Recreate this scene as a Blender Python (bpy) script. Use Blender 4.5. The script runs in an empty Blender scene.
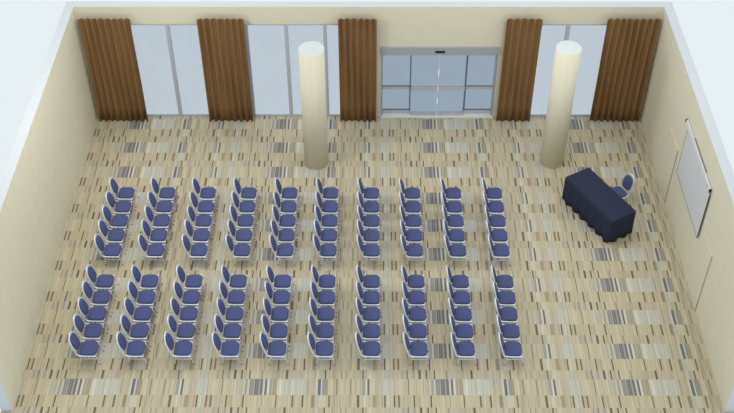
import bpy, bmesh, math, random
from mathutils import Vector, Matrix
C = bpy.context.scene.collection
SC = bpy.context.scene
random.seed(4)

# ------------------------------------------------------------------ camera
PIT, YAW, ROLL, FPX = 0.7637, -0.0047, -0.0023, 1080.0
cp, sp, cy, sy = math.cos(PIT), math.sin(PIT), math.cos(YAW), math.sin(YAW)
fwd = Vector((sy*cp, cy*cp, -sp)); rt = Vector((cy, -sy, 0)); up = rt.cross(fwd)
r_ = rt*math.cos(ROLL) + up*math.sin(ROLL); u_ = -rt*math.sin(ROLL) + up*math.cos(ROLL)
cd = bpy.data.cameras.new('camera'); cam = bpy.data.objects.new('camera', cd); C.objects.link(cam)
M = Matrix((r_, u_, -fwd)).transposed().to_4x4(); M.translation = Vector((9.0177, -27.8098, 22.5019))
cam.matrix_world = M
cd.sensor_width = 36; cd.lens = FPX*36/734; cd.clip_end = 200
SC.camera = cam

# ------------------------------------------------------------------ world, light, exposure
w = bpy.data.worlds.new('world'); SC.world = w; w.use_nodes = True
bg = w.node_tree.nodes['Background']
bg.inputs[0].default_value = (0.80, 0.87, 0.90, 1); bg.inputs[1].default_value = 1.0
def sun(name, rot, strength, color, angle):
    l = bpy.data.lights.new(name, 'SUN'); l.energy = strength; l.color = color; l.angle = angle
    o = bpy.data.objects.new(name, l); C.objects.link(o); o.rotation_euler = rot; return o
sun('sun', (math.radians(-20), math.radians(8), 0), 0.55, (1, .96, .88), math.radians(60))
def lamp(name, loc, power, color, size):
    l = bpy.data.lights.new(name, 'POINT'); l.energy = power; l.color = color; l.shadow_soft_size = size
    o = bpy.data.objects.new(name, l); C.objects.link(o); o.location = loc; return o
lamp('overhead_fill_light', (2.8, -5.4, 8.4), 620, (1, .965, .89), .7)  # unseen light added above the open room to brighten the left wall; no ceiling
lamp('overhead_fill_light', (13.5, -4.6, 8.6), 380, (1, .965, .89), .7)  # second added light without a fitting, brightens the right column and carpet
SC.view_settings.view_transform = 'Standard'; SC.view_settings.look = 'None'
SC.view_settings.gamma = 1; SC.view_settings.use_curve_mapping = False
SC.view_settings.exposure = 0.0

# ------------------------------------------------------------------ helpers
def lin(c):
    return tuple(((v/255)/12.92 if v/255 <= .04045 else ((v/255+.055)/1.055)**2.4) for v in c)
def mat(name, col, rough=.7, metal=0, spec=.3, noise=0, nscale=20, stretch=(1, 1, 1), bump=0):
    m = bpy.data.materials.new(name); m.use_nodes = True; nt = m.node_tree
    b = nt.nodes['Principled BSDF']; c = lin(col)
    b.inputs['Base Color'].default_value = (*c, 1); b.inputs['Roughness'].default_value = rough
    b.inputs['Metallic'].default_value = metal; b.inputs['Specular IOR Level'].default_value = spec
    if noise or bump:
        tc = nt.nodes.new('ShaderNodeTexCoord'); mp = nt.nodes.new('ShaderNodeMapping'); mp.inputs['Scale'].default_value = stretch
        n = nt.nodes.new('ShaderNodeTexNoise'); n.inputs['Scale'].default_value = nscale; n.inputs['Detail'].default_value = 3
        nt.links.new(tc.outputs['Object'], mp.inputs[0]); nt.links.new(mp.outputs[0], n.inputs['Vector'])
        if noise:
            r = nt.nodes.new('ShaderNodeValToRGB')
            r.color_ramp.elements[0].position = .3; r.color_ramp.elements[1].position = .7
            r.color_ramp.elements[0].color = (*[v*(1-noise) for v in c], 1); r.color_ramp.elements[1].color = (*[min(1, v*(1+noise)) for v in c], 1)
            nt.links.new(n.outputs[0], r.inputs[0]); nt.links.new(r.outputs[0], b.inputs['Base Color'])
        if bump:
            bp = nt.nodes.new('ShaderNodeBump'); bp.inputs['Strength'].default_value = bump; bp.inputs['Distance'].default_value = .01
            nt.links.new(n.outputs[0], bp.inputs['Height']); nt.links.new(bp.outputs[0], b.inputs['Normal'])
    return m
def glass(name, col, gl=.03):
    col = [v**.5 for v in col]   # two faces per pane
    m = bpy.data.materials.new(name); m.use_nodes = True; nt = m.node_tree; nt.nodes.clear()
    o = nt.nodes.new('ShaderNodeOutputMaterial'); t = nt.nodes.new('ShaderNodeBsdfTransparent'); t.inputs[0].default_value = (*col, 1)
    g = nt.nodes.new('ShaderNodeBsdfGlossy'); g.inputs['Roughness'].default_value = .05; g.inputs[0].default_value = (.9, .93, 1, 1)
    x = nt.nodes.new('ShaderNodeMixShader'); x.inputs[0].default_value = gl
    nt.links.new(t.outputs[0], x.inputs[1]); nt.links.new(g.outputs[0], x.inputs[2]); nt.links.new(x.outputs[0], o.inputs[0])
    return m
def box(bm, x0, x1, y0, y1, z0, z1, mi=0):
    vs = [bm.verts.new((x, y, z)) for x in (x0, x1) for y in (y0, y1) for z in (z0, z1)]
    for f in ((0, 1, 3, 2), (4, 6, 7, 5), (0, 4, 5, 1), (2, 3, 7, 6), (0, 2, 6, 4), (1, 5, 7, 3)):
        fc = bm.faces.new([vs[i] for i in f]); fc.material_index = mi
def tube(bm, pts, r, n=8, closed=False, mi=0):
    pts = [Vector(p) for p in pts]; N = len(pts); rings = []; prev = None
    for i, p in enumerate(pts):
        if closed: t = pts[(i+1) % N] - pts[i-1]
        else: t = pts[min(i+1, N-1)] - pts[max(i-1, 0)]
        t.normalize()
        a = prev if prev else (Vector((0, 0, 1)) if abs(t.z) < .9 else Vector((0, 1, 0)))
        a = (a - t*a.dot(t)).normalized(); b = t.cross(a); prev = a
        rings.append([bm.verts.new(p + (a*math.cos(k*2*math.pi/n) + b*math.sin(k*2*math.pi/n))*r) for k in range(n)])
    for i in range(N if closed else N-1):
        A, B = rings[i], rings[(i+1) % N]
        for k in range(n):
            f = bm.faces.new((A[k], A[(k+1) % n], B[(k+1) % n], B[k])); f.smooth = True; f.material_index = mi
    if not closed:
        bm.faces.new(rings[0][::-1]).material_index = mi; bm.faces.new(rings[-1]).material_index = mi
def smooth_path(pts, k=5, it=1):
    """Chaikin corner rounding of an open path"""
    pts = [Vector(p) for p in pts]
    for _ in range(k):
        q = [pts[0]]
        for a, b in zip(pts, pts[1:]): q += [a.lerp(b, .25), a.lerp(b, .75)]
        q.append(pts[-1]); pts = q
        if len(pts) > 40: break
    return pts
def link(name, bm, mats, parent=None, bevel=0, smooth=False):
    bmesh.ops.recalc_face_normals(bm, faces=bm.faces)
    if bevel:
        bmesh.ops.bevel(bm, geom=[e for e in bm.edges if e.calc_face_angle(0) > .6], offset=bevel, segments=2, affect='EDGES', profile=.6)
    me = bpy.data.meshes.new(name); bm.to_mesh(me); bm.free()
    for m in (mats if isinstance(mats, (list, tuple)) else [mats]): me.materials.append(m)
    if smooth:
        for p in me.polygons: p.use_smooth = True
    o = bpy.data.objects.new(name, me); C.objects.link(o)
    if parent: o.parent = parent
    return o
def struct(o): o['kind'] = 'structure'; return o
def tag(o, label, cat, group=None):
    o['label'] = label; o['category'] = cat
    if group: o['group'] = group
    return o
def empty(name, loc=(0, 0, 0), rz=0):
    o = bpy.data.objects.new(name, None); C.objects.link(o); o.location = loc; o.rotation_euler = (0, 0, rz); return o
def B(*a):
    bm = bmesh.new(); box(bm, *a); return bm

# ------------------------------------------------------------------ materials
m_wall = mat('cream_wall_paint', (218, 211, 189), .75, noise=.02, nscale=3)
m_cap = mat('white_column_top', (200, 206, 204), .8)
m_white = mat('white_wall_cut', (202, 206, 210), .8, noise=.01, nscale=4)
m_pillar = mat('cream_column_paint', (222, 215, 192), .6, noise=.02, nscale=5, stretch=(3, 3, .1))
m_curt = mat('brown_curtain_fabric', (130, 97, 61), .85, noise=.10, nscale=9, stretch=(1.6, 1.6, .12), bump=.1)
m_frame = mat('grey_window_metal', (182, 187, 196), .5, metal=.1)
m_dframe = mat('grey_door_metal', (165, 170, 175), .45, metal=.1)
m_dark = mat('dark_blue_grey_metal', (104, 116, 134), .5)
m_rail = mat('pale_door_rail', (186, 189, 196), .5)
m_thresh = mat('white_threshold', (225, 224, 220), .6)
m_black = mat('black_plastic', (18, 18, 20), .4)
m_gl = glass('pale_window_glass', (.655, .69, .745))
m_gd = glass('tinted_door_glass', (.385, .445, .525))
m_blue = mat('blue_chair_fabric', (80, 87, 128), .9, spec=.1, noise=.08, nscale=60)
m_metal = mat('silver_grey_tube', (222, 225, 229), .35, metal=.25, spec=.5)
m_foot = mat('grey_rubber', (90, 92, 96), .8)
m_cloth = mat('navy_table_cloth', (48, 52, 72), .9, spec=.1, noise=.05, nscale=30)
m_scr = mat('grey_white_screen', (204, 205, 208), .8)
m_case = mat('white_screen_casing', (212, 213, 216), .5)
m_line = mat('charcoal_border', (66, 68, 72), .7)
m_strip = mat('grey_strip', (120, 120, 118), .7)
m_joint = mat('taupe_joint', (176, 169, 146), .8)

def carpet():
    x0, P, y0, Q = 8.321, 4.78, -10.086, 1.177
    base = (187, 175, 149)
    br = (114, 100, 76); lb = (160, 146, 122); wh = (200, 197, 182); pg = (185, 181, 166); dk = (116, 112, 116); gy = (152, 149, 142)
    pink = (186, 166, 150); pb = (186, 184, 172); be2 = (192, 180, 152); pale = (196, 188, 166)
    A = [(-7.7, -6.1, lb), (6.1, 7.8, lb), (12, 14, pale), (18.4, 21.3, gy), (21.3, 23.5, wh), (23.7, 25.9, dk), (25.9, 31, pale), (33.5, 35.5, pink),
         (38, 44, pb), (45, 49.4, pb), (56, 64.2, be2), (64.2, 65.4, br), (68, 76, be2), (77.4, 78.6, wh), (80.6, 81.8, wh), (83.8, 85.2, gy), (88, 90.2, gy),
         (90.2, 92, pg), (92, 95, gy), (95, 96.7, gy), (96.9, 98.6, dk), (98.6, 99.2, gy), (99.2, 100.6, dk), (100.6, 103.2, gy), (103.2, 105.6, dk), (106.2, 107.5, wh), (107.7, 109.3, dk),
         (109.5, 111.5, wh), (112.3, 114.7, gy), (115.5, 117, lb), (117.6, 119, lb), (120, 122, pale), (122, 124, wh), (124, 127.8, pg), (127.8, 129, wh), (129, 134.5, pg),
         (134.5, 135.7, wh), (135.7, 144, pb), (144, 145.4, wh), (145.4, 148.4, pg), (150.8, 152, pink), (158.5, 160.6, wh), (161, 163.4, dk),
         (163.4, 165.2, wh), (165.2, 168.8, gy), (168.8, 171, lb), (172, 175, be2)]
    def au(v): return ((v*4.78/186.5)/P) % 1
    # measured pixel columns in the two other bands, turned into world x by the scale of their row
    def px(s, v, x): return (((280 if s == 6 else 400) + x/6.12 - 378)*(387+856)/(v+856) + 378 - 343.3)*1.0/186.5 % 1
    Bn = [(6, 65, 78, br), (6, 128, 141, br), (6, 185, 210, lb), (6, 210, 235, pg), (6, 235, 285, pale), (6, 289, 303, br), (6, 385, 388, pale), (6, 467, 482, br), (6, 492, 542, pale), (6, 562, 588, lb),
          (6, 632, 646, br), (6, 650, 685, pale), (6, 691, 706, br), (6, 720, 734, br), (5, 80, 91, br), (5, 184, 196, br), (5, 196, 300, be2), (5, 300, 308, lb), (5, 308, 386, be2), (5, 387, 399, br),
          (5, 487, 499, br), (5, 550, 562, br)]
    Cn = [(6, 38, 50, br), (6, 104, 114, lb), (6, 270, 284, br), (6, 318, 330, lb), (6, 370, 379, lb), (6, 400, 409, lb), (6, 450, 461, lb), (6, 500, 513, br), (6, 540, 560, pale), (6, 650, 680, pg),
          (5, 12, 20, gy), (5, 38, 48, br), (5, 55, 66, pg), (5, 75, 84, gy), (5, 90, 100, pg), (5, 112, 128, br), (5, 154, 166, br), (5, 204, 216, br), (5, 216, 280, be2), (5, 280, 289, lb), (5, 405, 414, lb), (5, 430, 443, br),
          (5, 500, 525, pink), (5, 667, 680, br)]
    def slim(l): return [(s, a+(b-a)*.14, b-(b-a)*.14, c) if c in (br, lb) and b-a < 18 else (s, a, b, c) for s, a, b, c in l]
    Bn = slim(Bn); Cn = slim(Cn)
    bands = []
    bands.append([(px(s, 402, a), px(s, 402, b), c) for s, a, b, c in Bn])
    bands.append([(px(s, 375, a), px(s, 375, b), c) for s, a, b, c in Cn])
    bands.append([(au(a), au(b), c) for a, b, c in A])
    m = bpy.data.materials.new('striped_block_carpet'); m.use_nodes = True; nt = m.node_tree; N = nt.nodes; L = nt.links
    bs = N['Principled BSDF']; bs.inputs['Roughness'].default_value = .95; bs.inputs['Specular IOR Level'].default_value = .1
    geo = N.new('ShaderNodeNewGeometry'); sep = N.new('ShaderNodeSeparateXYZ'); L.new(geo.outputs['Position'], sep.inputs[0])
    def mth(op, a, b=None, c=None):
        n = N.new('ShaderNodeMath'); n.operation = op
        for i, v in enumerate((a, b, c)):
            if v is None: continue
            if isinstance(v, (int, float)): n.inputs[i].default_value = v
            else: L.new(v, n.inputs[i])
        return n.outputs[0]
    def mix(f, a, b):
        n = N.new('ShaderNodeMix'); n.data_type = 'RGBA'; L.new(f, n.inputs[0]); L.new(a, n.inputs[6]); L.new(b, n.inputs[7]); return n.outputs[2]
    u = mth('FRACT', mth('DIVIDE', mth('SUBTRACT', sep.outputs[0], x0), P))
    tq = mth('DIVIDE', mth('SUBTRACT', y0, sep.outputs[1]), Q)
    t = mth('FRACT', tq)
    K = 1.0
    def band(segs, bcol):
        seg = []
        for a, b, c in segs:
            if b < a: seg += [(a, 1.0, c), (0.0, b, c)]
            else: seg.append((a, b, c))
        seg.sort(); st = [(0.0, bcol)]; pos = 0
        for a, b, c in seg:
            a = max(a, pos); 
            if b <= a: continue
            st = [s for s in st if s[0] < a - 1e-5]; st.append((a, c)); st.append((b, bcol)); pos = b
        chunks = []; cur = None
        for i in range(0, len(st), 28):
            part = st[i:i+28]
            r = N.new('ShaderNodeValToRGB'); cr = r.color_ramp; cr.interpolation = 'CONSTANT'
            L.new(u, r.inputs[0])
            cr.elements[0].position = part[0][0]; cr.elements[0].color = (*[v*K for v in lin(part[0][1])], 1)
            cr.elements.remove(cr.elements[1])
            for p_, c_ in part[1:]:
                e = cr.elements.new(min(p_, .9999)); e.color = (*[v*K for v in lin(c_)], 1)
            if cur is None: cur = r.outputs[0]
            else: cur = mix(mth('GREATER_THAN', u, part[0][0]), cur, r.outputs[0])
        return cur
    cB = band(bands[0], base); cC = band(bands[1], (187, 176, 152)); cA = band(bands[2], (187, 177, 153))
    isC = mth('GREATER_THAN', t, .320); isA = mth('GREATER_THAN', t, .566)
    col = mix(isA, mix(isC, cB, cC), cA)
    # thread streaks: every narrow stripe of each block row has its own slight tint
    row = mth('ADD', mth('ADD', isC, isA), mth('MULTIPLY', mth('FLOOR', tq), 3))
    cmb = N.new('ShaderNodeCombineXYZ'); L.new(mth('FLOOR', mth('MULTIPLY', u, 150)), cmb.inputs[0]); L.new(mth('ADD', isC, isA), cmb.inputs[1])
    wn = N.new('ShaderNodeTexWhiteNoise'); wn.noise_dimensions = '3D'; L.new(cmb.outputs[0], wn.inputs[0])
    mr = N.new('ShaderNodeMapRange'); L.new(wn.outputs[0], mr.inputs[0]); mr.inputs[3].default_value = .89; mr.inputs[4].default_value = 1.09
    vm = N.new('ShaderNodeVectorMath'); vm.operation = 'SCALE'; L.new(col, vm.inputs[0]); L.new(mr.outputs[0], vm.inputs[3])
    cm2 = N.new('ShaderNodeCombineXYZ'); L.new(mth('FLOOR', mth('MULTIPLY', u, 210)), cm2.inputs[0]); L.new(mth('ADD', isC, isA), cm2.inputs[1]); cm2.inputs[2].default_value = 7.3
    wn2 = N.new('ShaderNodeTexWhiteNoise'); wn2.noise_dimensions = '3D'; L.new(cm2.outputs[0], wn2.inputs[0])
    thin = mth('SUBTRACT', 1.0, mth('MULTIPLY', mth('GREATER_THAN', wn2.outputs[0], .90), .17))
    vm0 = N.new('ShaderNodeVectorMath'); vm0.operation = 'SCALE'; L.new(vm.outputs[0], vm0.inputs[0]); L.new(thin, vm0.inputs[3]); vm = vm0
    nz = N.new('ShaderNodeTexNoise'); nz.inputs['Scale'].default_value = 60; L.new(geo.outputs['Position'], nz.inputs['Vector'])
    mr2 = N.new('ShaderNodeMapRange'); L.new(nz.outputs[0], mr2.inputs[0]); mr2.inputs[3].default_value = .92; mr2.inputs[4].default_value = 1.08
    vm2 = N.new('ShaderNodeVectorMath'); vm2.operation = 'SCALE'; L.new(vm.outputs[0], vm2.inputs[0]); L.new(mr2.outputs[0], vm2.inputs[3])
    L.new(vm2.outputs[0], bs.inputs['Base Color'])
    return m
m_carpet = carpet()

# ------------------------------------------------------------------ room shell
W, H, T, YF = 17.9, 4.247, .277, -11.76
struct(link('floor', B(-T, W+T, YF-.14, .1, -.25, 0), [m_carpet]))

def wall_mesh(boxes, inner):
    """boxes of one wall; faces whose normal is `inner` are painted, cut faces stay white"""
    bm = bmesh.new()
    for b in boxes: box(bm, *b)
    bmesh.ops.recalc_face_normals(bm, faces=bm.faces)
    for f in bm.faces:
        f.material_index = 0 if f.normal.dot(Vector(inner)) > .5 or (abs(f.normal.z) < .5 and abs(f.normal.dot(Vector(inner))) < .3 and abs(f.normal.x) > .5) else 1
    return bm
WX0, WX1, DX0, DX1, VX0, VX1 = .55, 9.0, 9.34, 13.03, 13.45, 17.35
WT, DT = 3.63, 2.785
bk = [(0, W, 0, T, WT, H), (0, WX0, 0, T, 0, WT), (WX1, DX0, 0, T, 0, WT), (DX0, DX1, 0, T, DT, WT), (DX1, VX0, 0, T, 0, WT), (VX1, W, 0, T, 0, WT)]
struct(link('wall_back', wall_mesh(bk, (0, -1, 0)), [m_wall, m_white]))
def side_wall(name, x0, x1, inner):
    bm = bmesh.new(); box(bm, x0, x1, YF, T, 0, H)
    bmesh.ops.recalc_face_normals(bm, faces=bm.faces)
    for f in bm.faces: f.material_index = 0 if f.normal.x*inner > .5 else 1
    return struct(link(name, bm, [m_wall, m_white]))
side_wall('wall_left', -T, 0, 1); side_wall('wall_right', W, W+T, -1)

def window(name, x0, x1, mulls):
    r = struct(empty(name, ((x0+x1)/2, .08, 0))); ox = (x0+x1)/2
    bm = bmesh.new()
    box(bm, x0-ox, x1-ox, -.08, -.045, 0, .045); box(bm, x0-ox, x1-ox, -.08, .04, WT-.05, WT)
    box(bm, x0-ox, x0-ox+.06, -.08, .04, .07, WT-.05); box(bm, x1-ox-.06, x1-ox, -.08, .04, .07, WT-.05)
    link('window_frame', bm, m_frame, r)
    for x in mulls:
        link('mullion', B(x-ox-.055, x-ox+.055, -.08, .04, .045, WT-.05), m_frame, r)
    link('window_glass', B(x0-ox+.06, x1-ox-.06, -.062, -.05, .045, WT-.05), m_gl, r)
window('window_1', WX0, WX1, [1.5, 2.76-.02, 3.93, 5.16, 6.40, 7.60])
window('window_2', VX0, VX1, [13.87, 15.10])

# sliding glass doors
d = struct(empty('door_1', (11.185, .1, 0))); ox = 11.185
link('door_header', B(DX0-ox, DX1-ox, -.16, .1, 2.49, DT), m_dframe, d, .01)
link('motion_sensor', B(-.15, .15, -.2, -.16, 2.605, 2.665), m_black, d, .01)
link('threshold', B(DX0-ox, DX1-ox, -.2, 0, 0, .035), m_thresh, d)
for s in (-1, 1):
    a, b = sorted((s*(DX1-ox), s*(DX1-ox-.06)))
    link('door_jamb', B(a, b, -.1, .1, .035, 2.49), m_dframe, d)
    # fixed side light
    e = empty('side_panel', (0, 0, 0)); e.parent = d
    a, b = sorted((s*.86, s*(DX1-ox-.06)))
    bm = bmesh.new(); box(bm, a, b, 0, .05, .035, .2); box(bm, a, b, 0, .05, 1.04, 1.16); box(bm, a, b, 0, .05, 2.46, 2.49)
    link('panel_rail', bm, m_rail, e)
    bm = bmesh.new(); c, f = sorted((s*.88, s*.915)); box(bm, c, f, -.01, .05, .2, 2.46); 
    box(bm, a, b, -.012, .0, .19, .225); box(bm, a, b, -.012, .0, 1.16, 1.2)
    link('panel_stile', bm, m_dark, e)
    link('panel_glass', B(a, b, .02, .032, .2, 2.46), m_gd, e)
    # sliding leaf
    e = empty('sliding_leaf', (0, 0, 0)); e.parent = d
    a, b = sorted((s*.012, s*.87))
    bm = bmesh.new(); box(bm, a, b, -.1, -.05, .04, .15); box(bm, a, b, -.1, -.05, 1.04, 1.2)
    link('leaf_rail', bm, m_rail, e)
    link('leaf_glass', B(a, b, -.08, -.068, .15, 2.49), m_gd, e)
bm = bmesh.new()
for z0, z1 in ((.16, .5), (.75, 1.03), (1.22, 1.6), (1.9, 2.4)): box(bm, -.008, .008, -.103, -.06, z0, z1)
link('meeting_stile', bm, m_rail, d)

# flush service doors in the right wall
def flush_door(name, ya, yb, ht, o):
    r = struct(empty(name, (W, (ya+yb)/2, 0))); h = abs(yb-ya)/2
    bm = bmesh.new(); box(bm, -.012, .0, -h+.02, h-.02, .01, ht-.02); link('door_leaf', bm, m_wall, r)
    bm = bmesh.new(); box(bm, -.02, 0, -h-.008, -h+.02, 0, ht); link('door_jamb', bm, m_joint, r)
    bm = bmesh.new(); box(bm, -.014, 0, -h+.02, h, ht-.02, ht+.005); link('door_head', bm, m_wall, r)
flush_door('door_2', -3.1, -4.15, 2.1, 0)
flush_door('door_3', -7.35, -8.42, 2.14, 0)

# ------------------------------------------------------------------ columns
for (x, y, rr, lab) in ((7.31, -2.28, .375, 'round cream column standing behind the middle of the chairs, near the left windows'),
                        (14.71, -2.23, .365, 'round cream column standing on the carpet beside the navy draped table')):
    bm = bmesh.new()
    bmesh.ops.create_cone(bm, cap_ends=True, segments=48, radius1=rr, radius2=rr, depth=4.33)
    bmesh.ops.recalc_face_normals(bm, faces=bm.faces)
    for f in bm.faces:
        f.smooth = abs(f.normal.z) < .5; f.material_index = 1 if f.normal.z > .5 else 0
    bmesh.ops.translate(bm, verts=bm.verts, vec=(0, 0, 2.165))
    o = link('column', bm, [m_pillar, m_cap]); o.location = (x, y, 0)
    tag(o, lab, 'column')

# ------------------------------------------------------------------ curtains
def curtain(x0, x1, label, seed):
    rnd = random.Random(seed); n = int(round((x1-x0)/.205)); bm = bmesh.new()
    S = n*10; ph = [rnd.uniform(.75, 1.2) for _ in range(n+1)]; th = .012
    zs = [0.012, .6, 1.6, 2.8, 3.5, 3.92, 4.0]
    front = []; back = []
    for j, z in enumerate(zs):
        rf = []; rb = []
        for i in range(S+1):
            t = i/S; k = t*n; a = .062*ph[min(int(k), n-1)]*(.8+.2*math.sin(z*1.3+seed+k)) if z < 3.7 else .058
            yy = -.25 - a*math.cos(2*math.pi*k) + .008*math.sin(3*z+k)
            zz = z - (.02*(1+math.cos(2*math.pi*k+math.pi)) if j == len(zs)-1 else 0)
            xx = x0 + (x1-x0)*t + .012*math.sin(z*1.7+k*1.3+seed) * (0 if i in (0, S) else 1)
            rf.append(bm.verts.new((xx, yy-th/2, zz))); rb.append(bm.verts.new((xx, yy+th/2, zz)))
        front.append(rf); back.append(rb)
    for j in range(len(zs)-1):
        for i in range(S):
            for R, s in ((front, 1), (back, -1)):
                q = (R[j][i], R[j][i+1], R[j+1][i+1], R[j+1][i]); f = bm.faces.new(q if s > 0 else q[::-1]); f.smooth = True
        for i in (0, S):
            bm.faces.new((front[j][i], front[j+1][i], back[j+1][i], back[j][i]))
    for j in (0, len(zs)-1):
        for i in range(S): bm.faces.new((front[j][i], back[j][i], back[j][i+1], front[j][i+1]))
    o = link('curtain', bm, m_curt); xc = (x0+x1)/2
    o.data.transform(Matrix.Translation((-xc, .25, 0))); o.location = (xc, -.25, 0)
    tag(o, label, 'curtain', 'brown curtains along the back wall')
curtain(.13, 1.72, 'pleated brown floor-length curtain in the corner against the left cream wall', 1)
curtain(3.74, 5.17, 'pleated brown curtain between the two pale window bays left of the round column', 2)
curtain(8.02, 9.20, 'pleated brown curtain just left of the sliding glass doors', 3)
curtain(13.13, 14.22, 'pleated brown curtain just right of the sliding glass doors', 4)
curtain(16.18, 17.79, 'pleated brown floor-length curtain in the corner against the right cream wall', 5)

# ------------------------------------------------------------------ projection screen on the right wall
s = empty('projection_screen', (W, -5.6, 1.5))
tag(s, 'grey-white projection screen with thin dark border hanging on the right wall', 'projection screen')
def rel(x0, x1, y0, y1, z0, z1): return B(x0-W, x1-W, y0+5.6, y1+5.6, z0-1.5, z1-1.5)
link('casing', rel(W-.07, W-.01, -7.19, -4.34, 3.23, 3.405), m_case, s, .02)
for y in (-7.19, -4.30):
    link('end_cap', rel(W-.085, W-.025, y-.04, y, 3.30, 3.40), m_black, s, .01)
link('casing_top_strip', rel(W-.03, W-.002, -6.55, -5.17, 3.40, 3.43), m_strip, s)  # thin grey strip on the wall along the top of the casing
link('screen_fabric', rel(W-.05, W-.04, -7.23, -4.57, 1.66, 3.22), m_scr, s)
for n_, y0, y1, z0, z1 in (('border_strip', -7.25, -7.23, 1.64, 3.2), ('border_strip', -4.57, -4.55, 1.64, 3.2), ('bottom_bar', -7.23, -4.57, 1.64, 1.66)):
    link(n_, rel(W-.052, W-.040, y0, y1, z0, z1), m_line, s)
bm = bmesh.new(); bmesh.ops.create_cone(bm, cap_ends=True, segments=16, radius1=.03, radius2=.025, depth=.02, matrix=Matrix.Translation((-.075, -6.98+5.6, 3.33-1.5)) @ Matrix.Rotation(math.pi/2, 4, 'Y'))
link('button', bm, m_dframe, s)

# ------------------------------------------------------------------ draped table
ang = math.atan2(-1.865, 1.067)
t = empty('draped_table', (15.735, -4.71, 0), ang)
tag(t, 'long presenter table covered in a navy pleated cloth reaching the carpet', 'table')
LX, LY, TH = 1.095, .438, .91
def rrect(hx, hy, r, n=6):
    out = []
    for cxs, cys, a0 in ((1, 1, 0), (-1, 1, 90), (-1, -1, 180), (1, -1, 270)):
        for k in range(n+1):
            a = math.radians(a0+90*k/n); out.append((cxs*(hx-r)+r*math.cos(a), cys*(hy-r)+r*math.sin(a)))
    return out
def dense(poly, step=.03):
    out = []
    for i, p in enumerate(poly):
        q = poly[(i+1) % len(poly)]; dd = math.hypot(q[0]-p[0], q[1]-p[1]); k = max(1, int(round(dd/step)))
        for j in range(k): out.append((p[0]+(q[0]-p[0])*j/k, p[1]+(q[1]-p[1])*j/k))
    return out
bm = bmesh.new()
P0 = rrect(LX, LY, .015)
lo = [bm.verts.new((x, y, TH-.03)) for x, y in P0]; hi = [bm.verts.new((x*.995, y*.99, TH)) for x, y in P0]
bm.faces.new(hi); bm.faces.new(lo[::-1])
for i in range(len(P0)):
    j = (i+1) % len(P0); bm.faces.new((lo[i], lo[j], hi[j], hi[i]))
link('table_top_cover', bm, m_cloth, t)
bm = bmesh.new(); D = dense(P0); n = len(D); per = [0]
for i in range(n):
    q = D[(i+1) % n]; per.append(per[-1]+math.hypot(q[0]-D[i][0], q[1]-D[i][1]))
tot = per[-1]; nw = 17; rings = []; ringi = []
for z in (TH-.025, TH-.12, .5, .25, .012):
    f = (TH-z)/TH; R = []; Ri = []
    for i, (x, y) in enumerate(D):
        a, b = D[i-1], D[(i+1) % n]; nx, ny = b[1]-a[1], -(b[0]-a[0]); l = math.hypot(nx, ny); nx /= l; ny /= l
        off = .004 + f*.01 + (.036*f**1.2)*math.sin(2*math.pi*nw*per[i]/tot)
        zz = z + (.03*(1-math.sin(2*math.pi*nw*per[i]/tot))*.5 if z < .05 else 0)
        R.append(bm.verts.new((x+nx*off, y+ny*off, zz))); Ri.append(bm.verts.new((x+nx*(off-.006), y+ny*(off-.006), zz)))
    rings.append(R); ringi.append(Ri)
for k in range(len(rings)-1):
    for i in range(n):
        j = (i+1) % n
        for G in (rings, ringi):
            f = bm.faces.new((G[k][i], G[k+1][i], G[k+1][j], G[k][j])); f.smooth = True
for k in (0, len(rings)-1):
    for i in range(n): bm.faces.new((rings[k][i], rings[k][(i+1) % n], ringi[k][(i+1) % n], ringi[k][i]))
link('table_skirt', bm, m_cloth, t)

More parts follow.
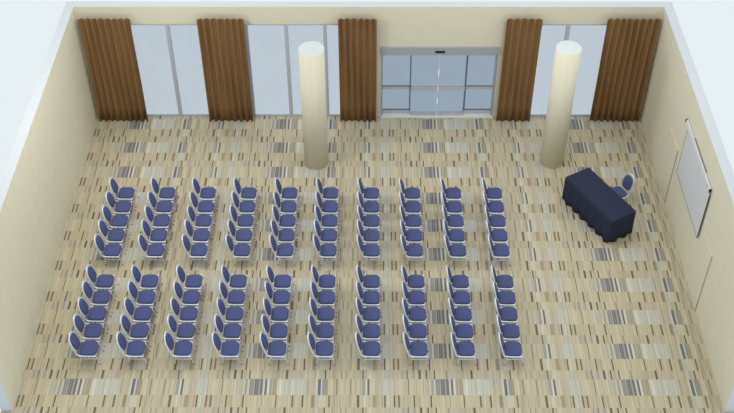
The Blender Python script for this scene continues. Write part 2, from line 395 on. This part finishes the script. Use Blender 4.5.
# ------------------------------------------------------------------ chairs (face +x)
def pad(outline, z0, z1, r=.02, top=1.0):
    """rounded cushion from a plan outline (list of xy)"""
    bm = bmesh.new(); rings = []
    cx_ = sum(p[0] for p in outline)/len(outline); cy_ = sum(p[1] for p in outline)/len(outline)
    prof = [(.93, z0), (1.0, z0+(z1-z0)*.3), (1.0, z0+(z1-z0)*.6), (.95, z1-(z1-z0)*.12), (.85, z1), (.4, z1+.006)]
    for s_, z in prof: rings.append([bm.verts.new((cx_+(x-cx_)*s_, cy_+(y-cy_)*s_, z)) for x, y in outline])
    for A_, B_ in zip(rings, rings[1:]):
        for i in range(len(outline)):
            j = (i+1) % len(outline); f = bm.faces.new((A_[i], A_[j], B_[j], B_[i])); f.smooth = True
    bm.faces.new(rings[0][::-1]); f = bm.faces.new(rings[-1]); f.smooth = True
    return bm
SZ = .43
def build_chair():
    r = empty('banquet_chair')
    bm = pad([(x+.002, y) for x, y in rrect(.226, .232, .12)], SZ-.085, SZ)
    link('seat_cushion', bm, m_blue, r)
    # back cushion: crown outline in (y, height) plane, leaned
    lean = math.radians(15.5); base = Vector((-.262, 0, SZ-.01)); hh = .60
    U = Vector((-math.sin(lean), 0, math.cos(lean))); Nn = Vector((math.cos(lean), 0, math.sin(lean)))
    crown = [(-.10, .03), (.10, .03), (.155, .09), (.18, .21), (.175, .33), (.14, .43), (.06, .485), (-.06, .485), (-.14, .43), (-.175, .33), (-.18, .21), (-.155, .09)]
    shell = [(-.12, .01), (.12, .01), (.20, .08), (.215, .26), (.19, .38), (.12, .485), (.05, .52), (-.05, .52), (-.12, .485), (-.19, .38), (-.215, .26), (-.20, .08)]
    def rnd_poly(p, it=2):
        for _ in range(it):
            q = []
            for i in range(len(p)):
                a, b = p[i], p[(i+1) % len(p)]
                q += [(a[0]*.75+b[0]*.25, a[1]*.75+b[1]*.25), (a[0]*.25+b[0]*.75, a[1]*.25+b[1]*.75)]
            p = q
        return p
    cr = rnd_poly(crown, 1)
    bm = pad(cr, 0, .045)
    for v in bm.verts:
        y, h, d_ = v.co; v.co = base + U*h + Vector((0, 1, 0))*y + Nn*(d_+.004)
    link('back_cushion', bm, m_blue, r)
    cr = rnd_poly(shell, 1)
    bm = bmesh.new()
    A_ = [bm.verts.new(base + U*h + Vector((0, 1, 0))*y + Nn*.004) for y, h in cr]
    B_ = [bm.verts.new(base + U*h + Vector((0, 1, 0))*y - Nn*.022) for y, h in cr]
    bm.faces.new(A_); bm.faces.new(B_[::-1])
    for i in range(len(cr)): j = (i+1) % len(cr); bm.faces.new((A_[i], A_[j], B_[j], B_[i]))
    link('back_shell', bm, m_metal, r)
    # hoop: continuous tube from seat side, up around the crown and down, then the seat side rails
    bm = bmesh.new()
    hoop = [(.240, -.045), (.236, .10), (.226, .26), (.20, .39), (.13, .495), (.05, .53), (0, .532)]
    hoop = hoop + [(-a, b) for a, b in hoop[-2::-1]]
    pts = [base + U*b + Vector((0, 1, 0))*a for a, b in hoop]
    front = .225
    pts = [Vector((front, .245, SZ-.075)), Vector((-.12, .245, SZ-.075))] + [p + Vector((0, 0, 0)) for p in pts] + [Vector((-.12, -.245, SZ-.075)), Vector((front, -.245, SZ-.075))]
    tube(bm, smooth_path(pts, 2), .021)
    tube(bm, [(front-.01, -.235, SZ-.075), (front-.01, .235, SZ-.075)], .0135)
    tube(bm, [(-.17, -.235, SZ-.078), (-.17, .235, SZ-.078)], .0125)
    link('chair_frame', bm, m_metal, r)
    legs = {}
    for sgn in (-1, 1):
        bm = bmesh.new(); tube(bm, smooth_path([(front-.03, sgn*.235, SZ-.07), (front, sgn*.236, SZ-.12), (front+.05, sgn*.222, .012)], 2), .0105)
        legs[(1, sgn)] = link('leg', bm, m_metal, r)
        bm = bmesh.new(); tube(bm, smooth_path([(-.15, sgn*.235, SZ-.07), (-.17, sgn*.236, SZ-.13), (-.22, sgn*.222, .012)], 2), .0105)
        legs[(0, sgn)] = link('leg', bm, m_metal, r)
    for sgn in (-1, 1):
        bm = bmesh.new(); tube(bm, [(-.18, sgn*.234, SZ-.19), (front+.01, sgn*.238, SZ-.19)], .0125)
        link('side_stretcher', bm, m_metal, r)
    for x, yy in ((front+.05, .222), (-.22, .222)):
        for sgn in (-1, 1):
            bm = bmesh.new(); bmesh.ops.create_cone(bm, cap_ends=True, segments=10, radius1=.017, radius2=.015, depth=.025, matrix=Matrix.Translation((x, sgn*yy, .0125))); link('foot_cap', bm, m_foot, legs[(int(x > 0), sgn)])
    return r
def copy_tree(o, parent=None):
    c = o.copy(); C.objects.link(c)
    if parent: c.parent = parent
    for ch in list(o.children): copy_tree(ch, c)
    return c
ORD = ['first', 'second', 'third', 'fourth', 'fifth', 'sixth', 'seventh', 'eighth', 'ninth', 'tenth']
pos = ['nearest the windows', 'second from the windows', 'third from the windows', 'fourth from the windows', 'farthest from the windows']
proto = build_chair(); used = False
for blk in range(2):
    for i in range(10):
        for k in range(5):
            c = copy_tree(proto) if used else proto; used = True
            y = -6.51 + (4-k)*.594 if blk == 0 else -10.06 + (4-k)*.590
            c.location = (1.68 + i*1.227, y, 0)
            side = 'window-side' if blk == 0 else 'camera-side'
            tag(c, 'blue padded chair in the %s block, %s column from left wall, %s' % (side, ORD[i], pos[k]), 'chair', 'blue chairs in the %s block' % side)
c = copy_tree(proto); c.location = (16.43, -4.10, 0); c.rotation_euler = (0, 0, math.atan2(-.464, -.886))
tag(c, 'blue padded chair tucked behind the navy draped table, facing the rows', 'chair')
del c['group']
